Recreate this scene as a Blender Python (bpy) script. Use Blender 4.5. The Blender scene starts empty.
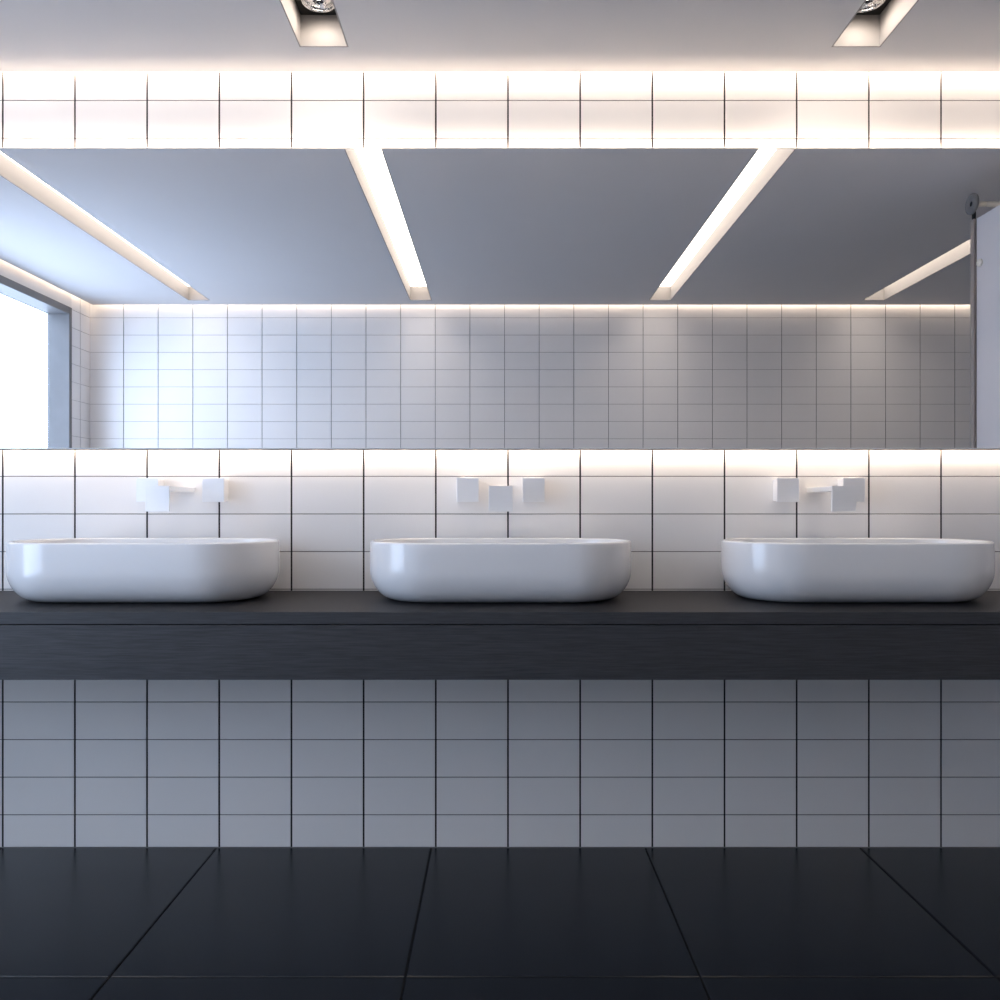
import bpy, bmesh, math
from mathutils import Vector, Matrix
PI = math.pi
scene = bpy.context.scene
C = scene.collection

# ------------------------------------------------------------ measures (metres)
CAM_Y, EYE = -2.4375, 1.0625
CEIL = 2.4105
X_L, X_R, Y_B = -2.751, 4.20, -2.856          # left wall, right wall, back wall
COUNTER_Z = 0.8016
TOP = 2.62

# ------------------------------------------------------------ materials
def new_mat(name):
    m = bpy.data.materials.new(name); m.use_nodes = True
    nt = m.node_tree; b = nt.nodes['Principled BSDF']
    return m, nt, b

def mat(name, col, rough=0.5, metal=0.0, spec=0.5, noise=0.0, nscale=8.0, bump=0.0, bscale=300.0, emit=None, estr=0.0, coat=0.0, stretch=None, rough_var=0.0):
    m, nt, b = new_mat(name)
    b.inputs['Base Color'].default_value = (*col, 1)
    b.inputs['Roughness'].default_value = rough
    b.inputs['Metallic'].default_value = metal
    b.inputs['Specular IOR Level'].default_value = spec
    b.inputs['Coat Weight'].default_value = coat
    b.inputs['Coat Roughness'].default_value = 0.14
    tc = nt.nodes.new('ShaderNodeTexCoord')
    mp = nt.nodes.new('ShaderNodeMapping')
    nt.links.new(tc.outputs['Object'], mp.inputs['Vector'])
    if stretch: mp.inputs['Scale'].default_value = stretch
    if noise > 0:
        n = nt.nodes.new('ShaderNodeTexNoise'); n.inputs['Scale'].default_value = nscale; n.inputs['Detail'].default_value = 6
        nt.links.new(mp.outputs[0], n.inputs['Vector'])
        r = nt.nodes.new('ShaderNodeValToRGB')
        r.color_ramp.elements[0].position = 0.3; r.color_ramp.elements[1].position = 0.7
        r.color_ramp.elements[0].color = (*[c*(1-noise) for c in col], 1)
        r.color_ramp.elements[1].color = (*[min(1, c*(1+noise)) for c in col], 1)
        nt.links.new(n.outputs['Fac'], r.inputs['Fac']); nt.links.new(r.outputs['Color'], b.inputs['Base Color'])
        if rough_var > 0:
            mr = nt.nodes.new('ShaderNodeMapRange')
            mr.inputs['To Min'].default_value = rough-rough_var; mr.inputs['To Max'].default_value = rough+rough_var
            nt.links.new(n.outputs['Fac'], mr.inputs['Value']); nt.links.new(mr.outputs[0], b.inputs['Roughness'])
    if bump > 0:
        n2 = nt.nodes.new('ShaderNodeTexNoise'); n2.inputs['Scale'].default_value = bscale; n2.inputs['Detail'].default_value = 3
        nt.links.new(mp.outputs[0], n2.inputs['Vector'])
        bp = nt.nodes.new('ShaderNodeBump'); bp.inputs['Strength'].default_value = bump; bp.inputs['Distance'].default_value = 0.002
        nt.links.new(n2.outputs['Fac'], bp.inputs['Height']); nt.links.new(bp.outputs[0], b.inputs['Normal'])
    if emit:
        b.inputs['Emission Color'].default_value = (*emit, 1); b.inputs['Emission Strength'].default_value = estr
    return m

WARM = (1.0, 0.80, 0.62)
M = dict(
    tile=mat('white_wall_tile', (0.84, 0.83, 0.825), 0.34, noise=0.012, nscale=3, bump=0.10, bscale=260),
    pale_grout=mat('pale_grout', (0.20, 0.19, 0.19), 0.9, noise=0.1, nscale=60),
    light_grout=mat('light_grout', (0.50, 0.49, 0.49), 0.9, noise=0.1, nscale=60),
    mid_grout=mat('grey_grout', (0.34, 0.34, 0.345), 0.9, noise=0.1, nscale=60),
    grout=mat('dark_grout', (0.016, 0.016, 0.02), 0.9, noise=0.1, nscale=60),
    floor=mat('charcoal_floor_tile', (0.006, 0.008, 0.013), 0.25, spec=0.42, noise=0.10, nscale=5, bump=0.05, bscale=420, rough_var=0.02),
    fgrout=mat('black_floor_grout', (0.006, 0.006, 0.007), 0.8, noise=0.1, nscale=60),
    ceiling=mat('ceiling_paint', (0.67, 0.66, 0.67), 0.85, noise=0.008, nscale=4, bump=0.03, bscale=200),
    plaster=mat('white_plaster', (0.74, 0.73, 0.72), 0.8, noise=0.01, nscale=4, bump=0.03, bscale=200),
    trough=mat('white_trough_paint', (0.30, 0.287, 0.278), 0.7, noise=0.008, nscale=6),
    porcelain=mat('glazed_porcelain', (0.80, 0.81, 0.83), 0.22, noise=0.004, nscale=3, coat=0.55),
    wood=mat('black_stained_wood', (0.019, 0.019, 0.021), 0.5, noise=0.40, nscale=6, bump=0.3, bscale=14, stretch=(1.6, 20, 30), spec=0.18, rough_var=0.05),
    wood_lit=mat('black_stained_wood_lit', (0.043, 0.045, 0.051), 0.5, noise=0.30, nscale=6, bump=0.3, bscale=14, stretch=(2.2, 30, 48), spec=0.4, rough_var=0.05),  # lighter copy of the counter wood: light on the front painted into the colour
    steel=mat('satin_steel', (0.93, 0.94, 0.96), 0.32, metal=0.4, noise=0.01, nscale=30, stretch=(1, 1, 20)),
    rodsteel=mat('brushed_rod_steel', (0.80, 0.78, 0.72), 0.4, metal=0.2, noise=0.03, nscale=30),
    flange=mat('dark_flange_metal', (0.17, 0.17, 0.175), 0.6, metal=0.0, noise=0.05, nscale=40),
    profile=mat('bronze_grey_profile', (0.34, 0.31, 0.29), 0.45, metal=0.2, noise=0.03, nscale=20),
    black=mat('black_lamp_plate', (0.004, 0.004, 0.004), 0.5, noise=0.1, nscale=30),
    frame=mat('grey_window_frame', (0.17, 0.17, 0.175), 0.45, noise=0.05, nscale=9, bump=0.05, bscale=30, stretch=(1, 20, 1)),
    panel=mat('white_laminate', (0.72, 0.71, 0.74), 0.5, noise=0.008, nscale=4),
    rubber=mat('dark_gap', (0.01, 0.01, 0.01), 0.8, noise=0.1, nscale=40),
    edge=mat('polished_glass_edge', (0.75, 0.8, 0.8), 0.2, noise=0.01, nscale=10),
    back=mat('mirror_backing', (0.35, 0.35, 0.35), 0.6, noise=0.02, nscale=10),
    diffuser=mat('light_diffuser', (0.9, 0.88, 0.85), 0.6, noise=0.005, nscale=6, emit=(1.0, 0.87, 0.76), estr=5.6),
    bulb=mat('lamp_bulb', (0.9, 0.9, 0.9), 0.3, noise=0.005, nscale=6, emit=(1.0, 0.9, 0.8), estr=4.0),
    mirror=mat('silver_mirror', (0.965, 0.965, 0.97), 0.0, metal=1.0),
)
def facet_mat():
    m, nt, b = new_mat('faceted_reflector')
    b.inputs['Base Color'].default_value = (0.85, 0.85, 0.86, 1); b.inputs['Metallic'].default_value = 1; b.inputs['Roughness'].default_value = 0.18
    tc = nt.nodes.new('ShaderNodeTexCoord'); v = nt.nodes.new('ShaderNodeTexVoronoi'); v.inputs['Scale'].default_value = 140
    nt.links.new(tc.outputs['Object'], v.inputs['Vector'])
    bp = nt.nodes.new('ShaderNodeBump'); bp.inputs['Strength'].default_value = 0.35; bp.inputs['Distance'].default_value = 0.003
    nt.links.new(v.outputs['Distance'], bp.inputs['Height']); nt.links.new(bp.outputs[0], b.inputs['Normal'])
    return m
M['reflector'] = facet_mat()
def glass_mat():
    m = bpy.data.materials.new('window_glass'); m.use_nodes = True; nt = m.node_tree
    for n in list(nt.nodes): nt.nodes.remove(n)
    out = nt.nodes.new('ShaderNodeOutputMaterial'); mix = nt.nodes.new('ShaderNodeMixShader')
    t = nt.nodes.new('ShaderNodeBsdfTransparent'); g = nt.nodes.new('ShaderNodeBsdfGlossy'); g.inputs['Roughness'].default_value = 0.02
    t.inputs['Color'].default_value = (0.97, 0.985, 0.98, 1)
    lw = nt.nodes.new('ShaderNodeLayerWeight'); pw = nt.nodes.new('ShaderNodeMath'); pw.operation = 'POWER'; pw.inputs[1].default_value = 5
    fr = nt.nodes.new('ShaderNodeMath'); fr.operation = 'MULTIPLY_ADD'; fr.inputs[1].default_value = 0.9; fr.inputs[2].default_value = 0.04
    nt.links.new(lw.outputs['Facing'], pw.inputs[0]); nt.links.new(pw.outputs[0], fr.inputs[0])
    nt.links.new(fr.outputs[0], mix.inputs[0]); nt.links.new(t.outputs[0], mix.inputs[1]); nt.links.new(g.outputs[0], mix.inputs[2]); nt.links.new(mix.outputs[0], out.inputs[0])
    return m
M['glass'] = glass_mat()

# ------------------------------------------------------------ mesh helpers
def box(bm, x0, x1, y0, y1, z0, z1, bev=0.0, mi=0):
    x0, x1 = sorted((x0, x1)); y0, y1 = sorted((y0, y1)); z0, z1 = sorted((z0, z1))
    vs = [bm.verts.new(p) for p in ((x0,y0,z0),(x1,y0,z0),(x1,y1,z0),(x0,y1,z0),(x0,y0,z1),(x1,y0,z1),(x1,y1,z1),(x0,y1,z1))]
    fs = [bm.faces.new([vs[i] for i in f]) for f in ((0,3,2,1),(4,5,6,7),(0,1,5,4),(1,2,6,5),(2,3,7,6),(3,0,4,7))]
    for f in fs: f.material_index = mi
    if bev > 0:
        es = list({e for f in fs for e in f.edges})
        bmesh.ops.bevel(bm, geom=es, offset=bev, segments=2, affect='EDGES', profile=0.5)

def loft(bm, rings, close_ends=(False, False), mi=0, smooth=True):
    vr = [[bm.verts.new(p) for p in r] for r in rings]
    n = len(rings[0])
    for a, b in zip(vr[:-1], vr[1:]):
        for i in range(n):
            f = bm.faces.new((a[i], a[(i+1) % n], b[(i+1) % n], b[i])); f.smooth = smooth; f.material_index = mi
    if close_ends[0]: bm.faces.new(list(reversed(vr[0]))).material_index = mi
    if close_ends[1]: bm.faces.new(vr[-1]).material_index = mi

def lathe(bm, prof, axis='z', c=(0,0,0), n=48, smooth=True, ends=(True, True)):
    rings = []
    for r, h in prof:
        ring = []
        for i in range(n):
            a = 2*PI*i/n; u, v = r*math.cos(a), r*math.sin(a)
            if axis == 'z': p = (c[0]+u, c[1]+v, c[2]+h)
            elif axis == 'x': p = (c[0]+h, c[1]+u, c[2]+v)
            else: p = (c[0]+u, c[1]+h, c[2]+v)
            ring.append(p)
        rings.append(ring)
    loft(bm, rings, ends, smooth=smooth)

def obj(name, bm, mats, parent=None, recalc=True):
    if recalc: bmesh.ops.recalc_face_normals(bm, faces=bm.faces)
    me = bpy.data.meshes.new(name); bm.to_mesh(me); bm.free()
    for m in (mats if isinstance(mats, (list, tuple)) else [mats]): me.materials.append(m)
    o = bpy.data.objects.new(name, me); C.objects.link(o)
    if parent: o.parent = parent
    return o
def struct(name, bm, mats, parent=None):
    o = obj(name, bm, mats, parent)
    if parent is None: o['kind'] = 'structure'
    return o
def tag(o, label, cat, group=None):
    o['label'] = label; o['category'] = cat
    if group: o['group'] = group
    return o
def thing(name, label, cat, loc, group=None):
    o = bpy.data.objects.new(name, None); C.objects.link(o); o.location = loc; o.empty_display_size = 0.1
    return tag(o, label, cat, group)
def dup(root, loc, label):
    r = root.copy(); C.objects.link(r); r.location = loc; r['label'] = label
    for ch in list(root.children):
        c = ch.copy(); C.objects.link(c); c.parent = r
        for g in list(ch.children):
            d = g.copy(); C.objects.link(d); d.parent = c
    return r

def tiles(bm, u0, u1, v0, v1, uj, us, vj, vs, P, gu=0.0047, gv=0.0026, t=0.006, ch=0.0006, strip=True, sh=0.0009):
    """tile field: P(u, v, h) maps wall coordinates and height above the bed to a point"""
    for i in range(math.ceil((u0-uj)/us), math.floor((u1-uj)/us)+1):      # upright joints are filled darker than the level ones
        if not strip: break
        a = uj+i*us
        q = [(a-gu/2-0.0003, v0), (a+gu/2+0.0003, v0), (a+gu/2+0.0003, v1), (a-gu/2-0.0003, v1)]
        if a-gu < u0 or a+gu > u1: continue
        bm.faces.new([bm.verts.new(P(*k, sh)) for k in q]).material_index = 2
    iu0 = math.floor((u0-uj)/us); iu1 = math.ceil((u1-uj)/us)
    iv0 = math.floor((v0-vj)/vs); iv1 = math.ceil((v1-vj)/vs)
    for i in range(iu0, iu1):
        a = max(u0, uj+i*us+gu/2); b = min(u1, uj+(i+1)*us-gu/2)
        if b-a < 0.004: continue
        for j in range(iv0, iv1):
            c = max(v0, vj+j*vs+gv/2); d = min(v1, vj+(j+1)*vs-gv/2)
            if d-c < 0.004: continue
            lo = [bm.verts.new(P(*q, 0)) for q in ((a,c),(b,c),(b,d),(a,d))]
            mid = [bm.verts.new(P(*q, t-ch)) for q in ((a,c),(b,c),(b,d),(a,d))]
            hi = [bm.verts.new(P(*q, t)) for q in ((a+ch,c+ch),(b-ch,c+ch),(b-ch,d-ch),(a+ch,d-ch))]
            for k in range(4):
                k2 = (k+1) % 4
                bm.faces.new((lo[k], lo[k2], mid[k2], mid[k])).material_index = 1
                bm.faces.new((mid[k], mid[k2], hi[k2], hi[k])).material_index = 0
            bm.faces.new(hi).material_index = 0

# ------------------------------------------------------------ the room
JX, SX = 0.025, 0.2256
JZ, SZ = 1.0406, 0.1175
bm = bmesh.new()          # mirror wall, tile face at y = 0
tiles(bm, X_L, X_R, 0.0, CEIL+0.07, JX, SX, JZ, SZ, lambda u, v, h: (u, 0.006-h, v), gu=0.0054, sh=0.0040)
box(bm, X_L-0.2, X_R+0.15, 0.0026, 0.15, -0.1, TOP, mi=1)
struct('wall_front', bm, [M['tile'], M['pale_grout'], M['grout']])
bm = bmesh.new()          # wall behind the camera
tiles(bm, X_L, X_R, 0.0, CEIL+0.07, 0.0302, 0.2324, 2.3319, 0.1160, lambda u, v, h: (u, Y_B-0.006+h, v), gu=0.0045, gv=0.0022)
box(bm, X_L-0.2, X_R+0.15, Y_B-0.0052, Y_B-0.15, -0.1, TOP, mi=1)
struct('wall_back', bm, [M['tile'], M['light_grout'], M['mid_grout']])
bm = bmesh.new()
tiles(bm, Y_B, 0.0, 0.0, CEIL+0.07, Y_B, 0.2324, 2.3319, 0.1160, lambda u, v, h: (X_R+0.006-h, u, v), gu=0.0045, gv=0.0022)
box(bm, X_R+0.0052, X_R+0.15, Y_B-0.15, 0.15, -0.1, TOP, mi=1)
struct('wall_right', bm, [M['tile'], M['light_grout'], M['mid_grout']])

WY0, WY1, WZ0, WZ1 = -2.63, -0.90, 0.42, 2.340       # window opening in the left wall
bm = bmesh.new()
Pl = lambda u, v, h: (X_L-0.006+h, u, v)
tiles(bm, Y_B, WY0, 0.0, CEIL+0.07, Y_B+0.12, 0.2324, 2.3319, 0.1160, Pl)
tiles(bm, WY1, 0.0, 0.0, CEIL+0.07, Y_B+0.12, 0.2324, 2.3319, 0.1160, Pl)
for (a, b, c, d) in ((Y_B-0.15, WY0, -0.1, TOP), (WY1, 0.15, -0.1, TOP)):
    box(bm, X_L-0.0052, X_L-0.136, a, b, c, d, mi=1)
box(bm, X_L, X_L-0.136, WY0, WY1, WZ1, TOP, mi=3)
box(bm, X_L, X_L-0.136, WY0, WY1, -0.1, WZ0, mi=3)
struct('wall_left', bm, [M['tile'], M['light_grout'], M['mid_grout'], M['plaster']])

win = bpy.data.objects.new('window_1', None); C.objects.link(win); win.location = (X_L, (WY0+WY1)/2, WZ0); win['kind'] = 'structure'
def local(bm, o):
    bmesh.ops.translate(bm, verts=bm.verts, vec=-Vector(o))
fw = 0.032; XO = X_L-0.137
bm = bmesh.new()
box(bm, X_L+0.004, XO, WY0, WY0+fw, WZ0, WZ1, 0.002)
box(bm, X_L+0.004, XO, WY1-fw, WY1, WZ0, WZ1, 0.002)
box(bm, X_L+0.004, XO, WY0+fw, WY1-fw, WZ1-0.046, WZ1, 0.002)
box(bm, X_L+0.004, XO, WY0+fw, WY1-fw, WZ0, WZ0+0.04, 0.002)
local(bm, win.location); obj('window_frame', bm, M['frame'], win)
bm = bmesh.new()
box(bm, XO+0.012, XO+0.020, WY0+fw, WY1-fw, WZ0+0.04, WZ1-0.046)
local(bm, win.location); obj('window_pane', bm, M['glass'], win)

bm = bmesh.new()          # floor tiles
tiles(bm, X_L, X_R, Y_B, 0.0, -0.215, 0.669, -0.674, 0.669, lambda u, v, h: (u, v, h-0.006), gu=0.0045, gv=0.0045, ch=0.0022, strip=False)
box(bm, X_L-0.2, X_R+0.15, Y_B-0.15, 0.15, -0.15, -0.0048, mi=1)
struct('floor', bm, [M['floor'], M['fgrout']])

# ceiling with four light slots; a shadow gap runs along the left and the back wall
HC = CEIL-EYE
SLOTS = [(-1.508*HC, -1.401*HC), (-0.436*HC, -0.329*HC), (0.720*HC, 0.827*HC), (1.752*HC, 1.859*HC)]
SY0, SY1 = -2.709, -0.151
GAP = 0.035; GAPF = 0.020  # front gap is added, only to let the extra light onto the mirror wall
bm = bmesh.new()
xs = [X_L+GAP] + [v for s in SLOTS for v in s] + [X_R]
for k in range(0, len(xs), 2): box(bm, xs[k], xs[k+1], SY0, SY1, CEIL, CEIL+0.13)
box(bm, X_L+GAP, X_R, SY1, -GAPF, CEIL, CEIL+0.13)
box(bm, X_L+GAP, X_R, Y_B+GAP, SY0, CEIL, CEIL+0.13)
box(bm, X_L-0.15, X_R+0.15, Y_B-0.1, 0.15, TOP-0.02, TOP+0.1)
struct('ceiling', bm, M['ceiling'])

# ------------------------------------------------------------ slot lights
def make_light(w, L):
    t = thing('recessed_ceiling_light', '', 'ceiling light', (0,0,0), 'long slot lights recessed in the ceiling')
    e = 0.0003; th = 0.004; h = 0.098
    bm = bmesh.new()      # local origin: front left corner at the ceiling plane
    box(bm, e, e+th, -e, -L+e, 0.0, h); box(bm, w-e-th, w-e, -e, -L+e, 0.0, h)
    box(bm, e+th, w-e-th, -e, -e-th, 0.0, h); box(bm, e+th, w-e-th, -L+e, -L+e+th, 0.0, h)
    obj('trough', bm, M['trough'], t)
    Lp = 0.132
    bm = bmesh.new(); box(bm, e+th+0.003, w-e-th-0.003, -Lp, -L+e+th+0.009, 0.086, 0.096, 0.001)
    obj('diffuser', bm, M['diffuser'], t)
    bm = bmesh.new()      # black plate with a round hole
    cx, cy, R = w/2, -0.074, 0.047
    n = 48; x0, x1, y0, y1 = e+th+0.001, w-e-th-0.001, -e-th-0.003, -Lp+0.003
    outer = []; inner = []
    for i in range(n):
        a = 2*PI*i/n; ca, sa = math.cos(a), math.sin(a)
        k = min(((x1-cx)/ca if ca > 1e-6 else (x0-cx)/ca if ca < -1e-6 else 9), ((y0-cy)/sa if sa > 1e-6 else (y1-cy)/sa if sa < -1e-6 else 9))
        outer.append((cx+k*ca, cy+k*sa)); inner.append((cx+R*ca, cy+R*sa))
    loft(bm, [[(x, y, 0.096) for x, y in outer], [(x, y, 0.090) for x, y in outer], [(x, y, 0.090) for x, y in inner], [(x, y, 0.096) for x, y in inner]], smooth=False)
    obj('lamp_plate', bm, M['black'], t)
    bm = bmesh.new()
    lathe(bm, [(0.047, -0.004), (0.0490, -0.001), (0.0485, 0.004), (0.045, 0.002), (0.044, 0.010), (0.034, 0.022), (0.016, 0.030), (0.001, 0.031)], c=(cx, cy, 0.088), ends=(False, True))
    lathe(bm, [(0.047, -0.004), (0.045, -0.004), (0.045, 0.002)], c=(cx, cy, 0.088), ends=(False, False))
    lp = obj('spot_lamp', bm, M['reflector'], t)
    bm = bmesh.new(); lathe(bm, [(0.0115, 0.030), (0.0115, 0.012), (0.008, 0.006), (0.001, 0.004)], c=(cx, cy, 0.088))
    obj('bulb', bm, M['bulb'], lp)
    return t
w = SLOTS[0][1]-SLOTS[0][0]
lab = ['leftmost recessed slot light, seen only in the mirror, nearest the window',
       'recessed slot light with round lamp in the left half of the ceiling',
       'recessed slot light with round lamp in the right half of the ceiling',
       'rightmost recessed slot light, seen only in the mirror, running behind the white partition']
L0 = make_light(w, SY1-SY0)
for i, s in enumerate(SLOTS):
    if i == 0: L0.location = (s[0], SY1, CEIL); L0['label'] = lab[0]
    else: dup(L0, (s[0], SY1, CEIL), lab[i])

# ------------------------------------------------------------ mirror
MX0, MX1, MZ0, MZ1 = X_L+0.01, 1.955, 1.2446, 2.1675
t = thing('wall_mirror', 'wide frameless mirror with light glowing from behind along the tiled wall', 'mirror', ((MX0+MX1)/2, 0, MZ0))
bm = bmesh.new(); box(bm, MX0, MX1, -0.030, -0.0245, MZ0, MZ1)
for f in bm.faces:
    f.material_index = 0 if abs(f.calc_center_median().y+0.030) < 1e-4 else 1
local(bm, t.location); obj('mirror_glass', bm, [M['mirror'], M['edge']], t)
bm = bmesh.new(); box(bm, MX0+0.03, MX1-0.03, -0.0243, -0.0005, MZ0+0.035, MZ1-0.035)
local(bm, t.location); obj('backing_frame', bm, M['back'], t)

for z, h, m in ((MZ0-0.0065, 0.0040, 'flange'), (MZ1+0.0002, 0.0035, 'rodsteel')):
    bm = bmesh.new(); box(bm, MX0, MX1, -0.0302, -0.0250, z, z+h)
    local(bm, t.location); obj('edge_trim', bm, M[m], t)
bm = bmesh.new(); box(bm, MX0, MX1, -0.0300, -0.0255, MZ0-0.0024, MZ0-0.0001)
local(bm, t.location); obj('edge_trim', bm, M['edge'], t)

# ------------------------------------------------------------ counter
CX0, CX1, CY = X_L+0.003, 1.965, -0.500
t = thing('vanity_counter', 'long black wood vanity counter with a deep front panel under the basins', 'counter', ((CX0+CX1)/2, 0, COUNTER_Z-0.17))
bm = bmesh.new(); box(bm, CX0, CX1, CY, -0.001, COUNTER_Z-0.030, COUNTER_Z, 0.0008)
for f in bm.faces: f.material_index = 1 if f.calc_center_median().y < CY+0.001 else 0      # front edge takes the lighter copy, its stronger light put into the colour
local(bm, t.location); obj('worktop', bm, [M['wood'], M['wood_lit']], t)
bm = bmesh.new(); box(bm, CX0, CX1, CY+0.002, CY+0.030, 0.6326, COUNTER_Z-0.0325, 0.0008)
local(bm, t.location); obj('front_panel', bm, M['wood_lit'], t)
bm = bmesh.new(); box(bm, CX0, CX1, CY+0.032, -0.001, 0.640, COUNTER_Z-0.0305)
local(bm, t.location); obj('carcass', bm, M['wood'], t)

# ------------------------------------------------------------ basins
def stadium(a, r, z, n=28, p=2.0):
    pts = []
    r = max(r, 1e-4)
    for i in range(n+1):
        th = -PI/2 + PI*i/n; pts.append((a+r*math.cos(th), r*math.sin(th), z))
    m = 14
    for i in range(1, m): pts.append((a-2*a*i/m, r, z))
    for i in range(n+1):
        th = PI/2 + PI*i/n; pts.append((-a+r*math.cos(th), r*math.sin(th), z))
    for i in range(1, m): pts.append((-a+2*a*i/m, -r, z))
    return pts
A, R0, H = 0.1885, 0.183, 0.1655
def make_basin():
    t = thing('wash_basin', '', 'basin', (0,0,0), 'white vessel basins on the counter')
    prof = []
    ir, hr = 0.072, 0.088
    prof += [(ir+0.055, 0.003), (ir+0.012, 0.0030), (ir+0.006, 0.0)]
    for k in range(0, 15):
        th = PI/2*k/14; prof.append((ir*(1-math.sin(th))+0.002*(1-math.sin(th)), hr*(1-math.cos(th))+0.0008))
    prof += [(-0.0004, 0.10), (0.0002, 0.135), (0.0012, H-0.006)]
    for k in range(1, 9):
        th = PI*k/8; prof.append((0.0072-0.006*math.cos(th), H-0.006+0.006*math.sin(th)))
    prof += [(0.0140, H-0.018), (0.017, H-0.06), (0.026, H-0.10), (0.045, H-0.128), (0.075, H-0.142), (0.12, H-0.147), (0.150, H-0.149)]
    rings = []
    for ins, z in prof:
        a = A if ins < 0.06 else A*(1-0.25*(ins-0.06)/0.1)
        rings.append(stadium(a, R0-ins, z))
    bm = bmesh.new(); loft(bm, rings, (True, True))
    obj('bowl', bm, M['porcelain'], t)
    bm = bmesh.new(); lathe(bm, [(0.032, 0.0), (0.033, 0.003), (0.029, 0.005), (0.022, 0.003), (0.021, 0.008), (0.012, 0.0105), (0.001, 0.011)], c=(0, 0, H-0.1488))
    obj('drain', bm, M['steel'], t)
    return t
BX = 1.0085
b0 = make_basin(); b0.location = (-BX, -0.207, COUNTER_Z+0.0003); b0['label'] = 'white oval vessel basin on the left of the counter, nearest the window'
dup(b0, (0.002, -0.207, COUNTER_Z+0.0003), 'white oval vessel basin in the middle of the counter')
dup(b0, (BX+0.002, -0.207, COUNTER_Z+0.0003), 'white oval vessel basin on the right of the counter, nearest the partition')

# ------------------------------------------------------------ taps
def make_tap():
    t = thing('wall_faucet', '', 'faucet', (0,0,0), 'wall mounted faucets above the basins')
    bm = bmesh.new()      # flat neck running out of the wall
    box(bm, -0.027, 0.027, -0.202, -0.0003, 0.0455, 0.0600, 0.001)
    sp = obj('spout', bm, M['steel'], t)
    bm = bmesh.new(); box(bm, -0.0345, 0.0345, -0.2075, -0.200, -0.0130, 0.0605, 0.001)
    obj('spout_plate', bm, M['steel'], sp)
    for s in (-1, 1):
        bm = bmesh.new(); box(bm, s*0.101-0.0337, s*0.101+0.0337, -0.0480, -0.0360, 0.0153, 0.0890, 0.001)
        hp = obj('handle', bm, M['steel'], t)
        bm = bmesh.new()
        box(bm, s*0.101-0.0305, s*0.101+0.0305, -0.0362, -0.0003, 0.0185, 0.0858, 0.0008)
        obj('handle_stem', bm, M['steel'], hp)
    return t
TX = 0.980
t0 = make_tap(); t0.location = (-TX, 0, EYE); t0['label'] = 'square plated steel wall faucet above the left basin'
dup(t0, (0.002, 0, EYE), 'square plated steel wall faucet above the middle basin')
dup(t0, (TX+0.004, 0, EYE), 'square plated steel wall faucet above the right basin')

# ------------------------------------------------------------ partition on the right
PX, PY, PZ = 2.0, -0.90, EYE+1.210
t = thing('partition', 'white partition panel with steel support rail, reflected at the right end of the mirror', 'partition', (PX, -0.45, 0))
bm = bmesh.new(); box(bm, PX, PX+0.020, PY+0.004, -0.0015, 0.12, PZ, 0.001)
local(bm, t.location); obj('panel', bm, M['panel'], t)
bm = bmesh.new()
box(bm, PX-0.012, PX-0.006, PY-0.02, PY+0.004, 0.002, PZ, 0.001)
box(bm, PX-0.0035, PX+0.024, PY-0.02, PY+0.0035, 0.002, PZ, 0.001)
box(bm, PX-0.0062, PX-0.0033, PY-0.018, PY-0.004, 0.002, PZ-0.002)
local(bm, t.location); obj('edge_profile', bm, M['profile'], t)
bm = bmesh.new(); RZ = EYE+1.273
lathe(bm, [(0.0115, 0.0), (0.0115, 0.052), (0.0095, 0.0525), (0.0095, 0.0555), (0.0115, 0.056), (0.0115, X_R-1.985-0.002)], 'x', (1.985, PY, RZ), 24)
local(bm, t.location); rl = obj('support_rail', bm, M['rodsteel'], t)
bm = bmesh.new()
lathe(bm, [(0.011, 0.006), (0.011, 0.0), (0.041, 0.0), (0.043, 0.002), (0.043, 0.009), (0.041, 0.011), (0.0116, 0.011)], 'x', (PX-0.022, PY, RZ), 40, ends=(True, False))
local(bm, t.location); fl = obj('flange', bm, M['flange'], rl)
bm = bmesh.new(); lathe(bm, [(0.0108, -0.001), (0.0108, 0.004)], 'x', (PX-0.0185, PY, RZ), 24)
local(bm, t.location); obj('hole_plug', bm, M['rubber'], rl)
bm = bmesh.new(); box(bm, PX-0.010, PX-0.001, PY-0.014, PY+0.004, PZ-0.001, RZ-0.0112, 0.002)
local(bm, t.location); obj('clamp', bm, M['rubber'], t)
bm = bmesh.new(); kz = EYE+(507-263)*3.25/780
lathe(bm, [(0.017, 0.0), (0.017, -0.006), (0.013, -0.010), (0.006, -0.010), (0.006, -0.006), (0.001, -0.006)], 'x', (PX+0.0005, PY+0.03, kz), 24)
local(bm, t.location); obj('fixing_knob', bm, M['rodsteel'], t)

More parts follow.
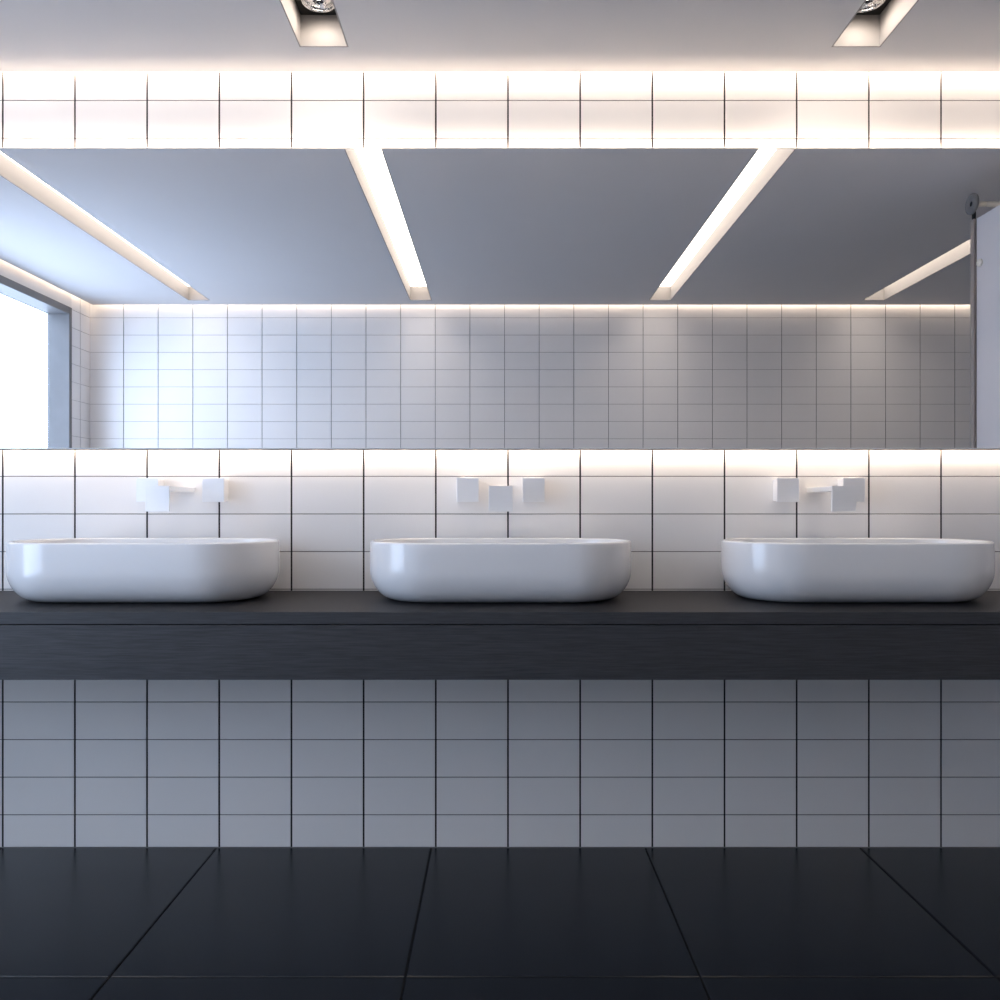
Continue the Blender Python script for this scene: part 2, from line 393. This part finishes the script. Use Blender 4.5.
# ------------------------------------------------------------ lights
def area(name, loc, rot, sx, sy, power, col, spread=PI, portal=False):
    l = bpy.data.lights.new(name, 'AREA'); l.shape = 'RECTANGLE'; l.size = sx; l.size_y = sy; l.energy = power; l.color = col
    l.spread = spread
    o = bpy.data.objects.new(name, l); C.objects.link(o); o.location = loc; o.rotation_euler = rot
    if portal: l.cycles.is_portal = True
    return o
LM = MX1-MX0-0.06
area('mirror_top_light', ((MX0+MX1)/2, -0.024, MZ1-0.002), (PI-0.9, 0, 0), LM, 0.008, 12, WARM)
area('added_front_light', ((X_L+X_R)/2, -GAPF/2, CEIL+0.05), (0, 0, 0), X_R-X_L-0.1, 0.014, 34, WARM)  # added fill, no lamp of the room: brightens the top of the mirror wall
area('mirror_bottom_light', ((MX0+MX1)/2, -0.022, MZ0+0.006), (0.5, 0, 0), LM, 0.010, 7, WARM)
area('cove_back_light', ((X_L+X_R)/2, Y_B+GAP/2, CEIL+0.05), (0, 0, 0), X_R-X_L-0.1, 0.02, 6, WARM)
area('cove_left_light', (X_L+GAP/2, Y_B/2, CEIL+0.05), (0, 0, PI/2), -Y_B-0.1, 0.02, 2, WARM)
for i, sl in enumerate(SLOTS):          # the round lamps at the front ends of the slots
    l = bpy.data.lights.new('slot_lamp_light', 'SPOT'); l.energy = 1.3; l.color = (1.0, 0.86, 0.74); l.spot_size = 3.05; l.spot_blend = 0.6; l.shadow_soft_size = 0.03
    o = bpy.data.objects.new('slot_lamp_light', l); C.objects.link(o); o.location = ((sl[0]+sl[1])/2, SY1-0.074, CEIL+0.076)
area('window_portal', (XO-0.01, (WY0+WY1)/2, (WZ0+WZ1)/2), (0, -PI/2, 0), WZ1-WZ0, WY1-WY0, 1, (1,1,1), portal=True)

w = bpy.data.worlds.new('daylight'); scene.world = w; w.use_nodes = True
bg = w.node_tree.nodes['Background']; bg.inputs['Color'].default_value = (0.62, 0.745, 1.0, 1); bg.inputs['Strength'].default_value = 7.0

cam = bpy.data.cameras.new('camera'); cam.lens = 36*0.78; cam.sensor_width = 36; cam.shift_y = 0.007; cam.clip_start = 0.02
co = bpy.data.objects.new('camera', cam); C.objects.link(co); co.location = (0, CAM_Y, EYE); co.rotation_euler = (PI/2, 0, 0)
scene.camera = co
vs = scene.view_settings
scene.display_settings.display_device = 'sRGB'
vs.view_transform = 'Standard'; vs.look = 'None'; vs.gamma = 1; vs.exposure = 0.0; vs.use_curve_mapping = False
scene.cycles.max_bounces = 14; scene.cycles.diffuse_bounces = 6; scene.cycles.glossy_bounces = 6; scene.cycles.transparent_max_bounces = 12
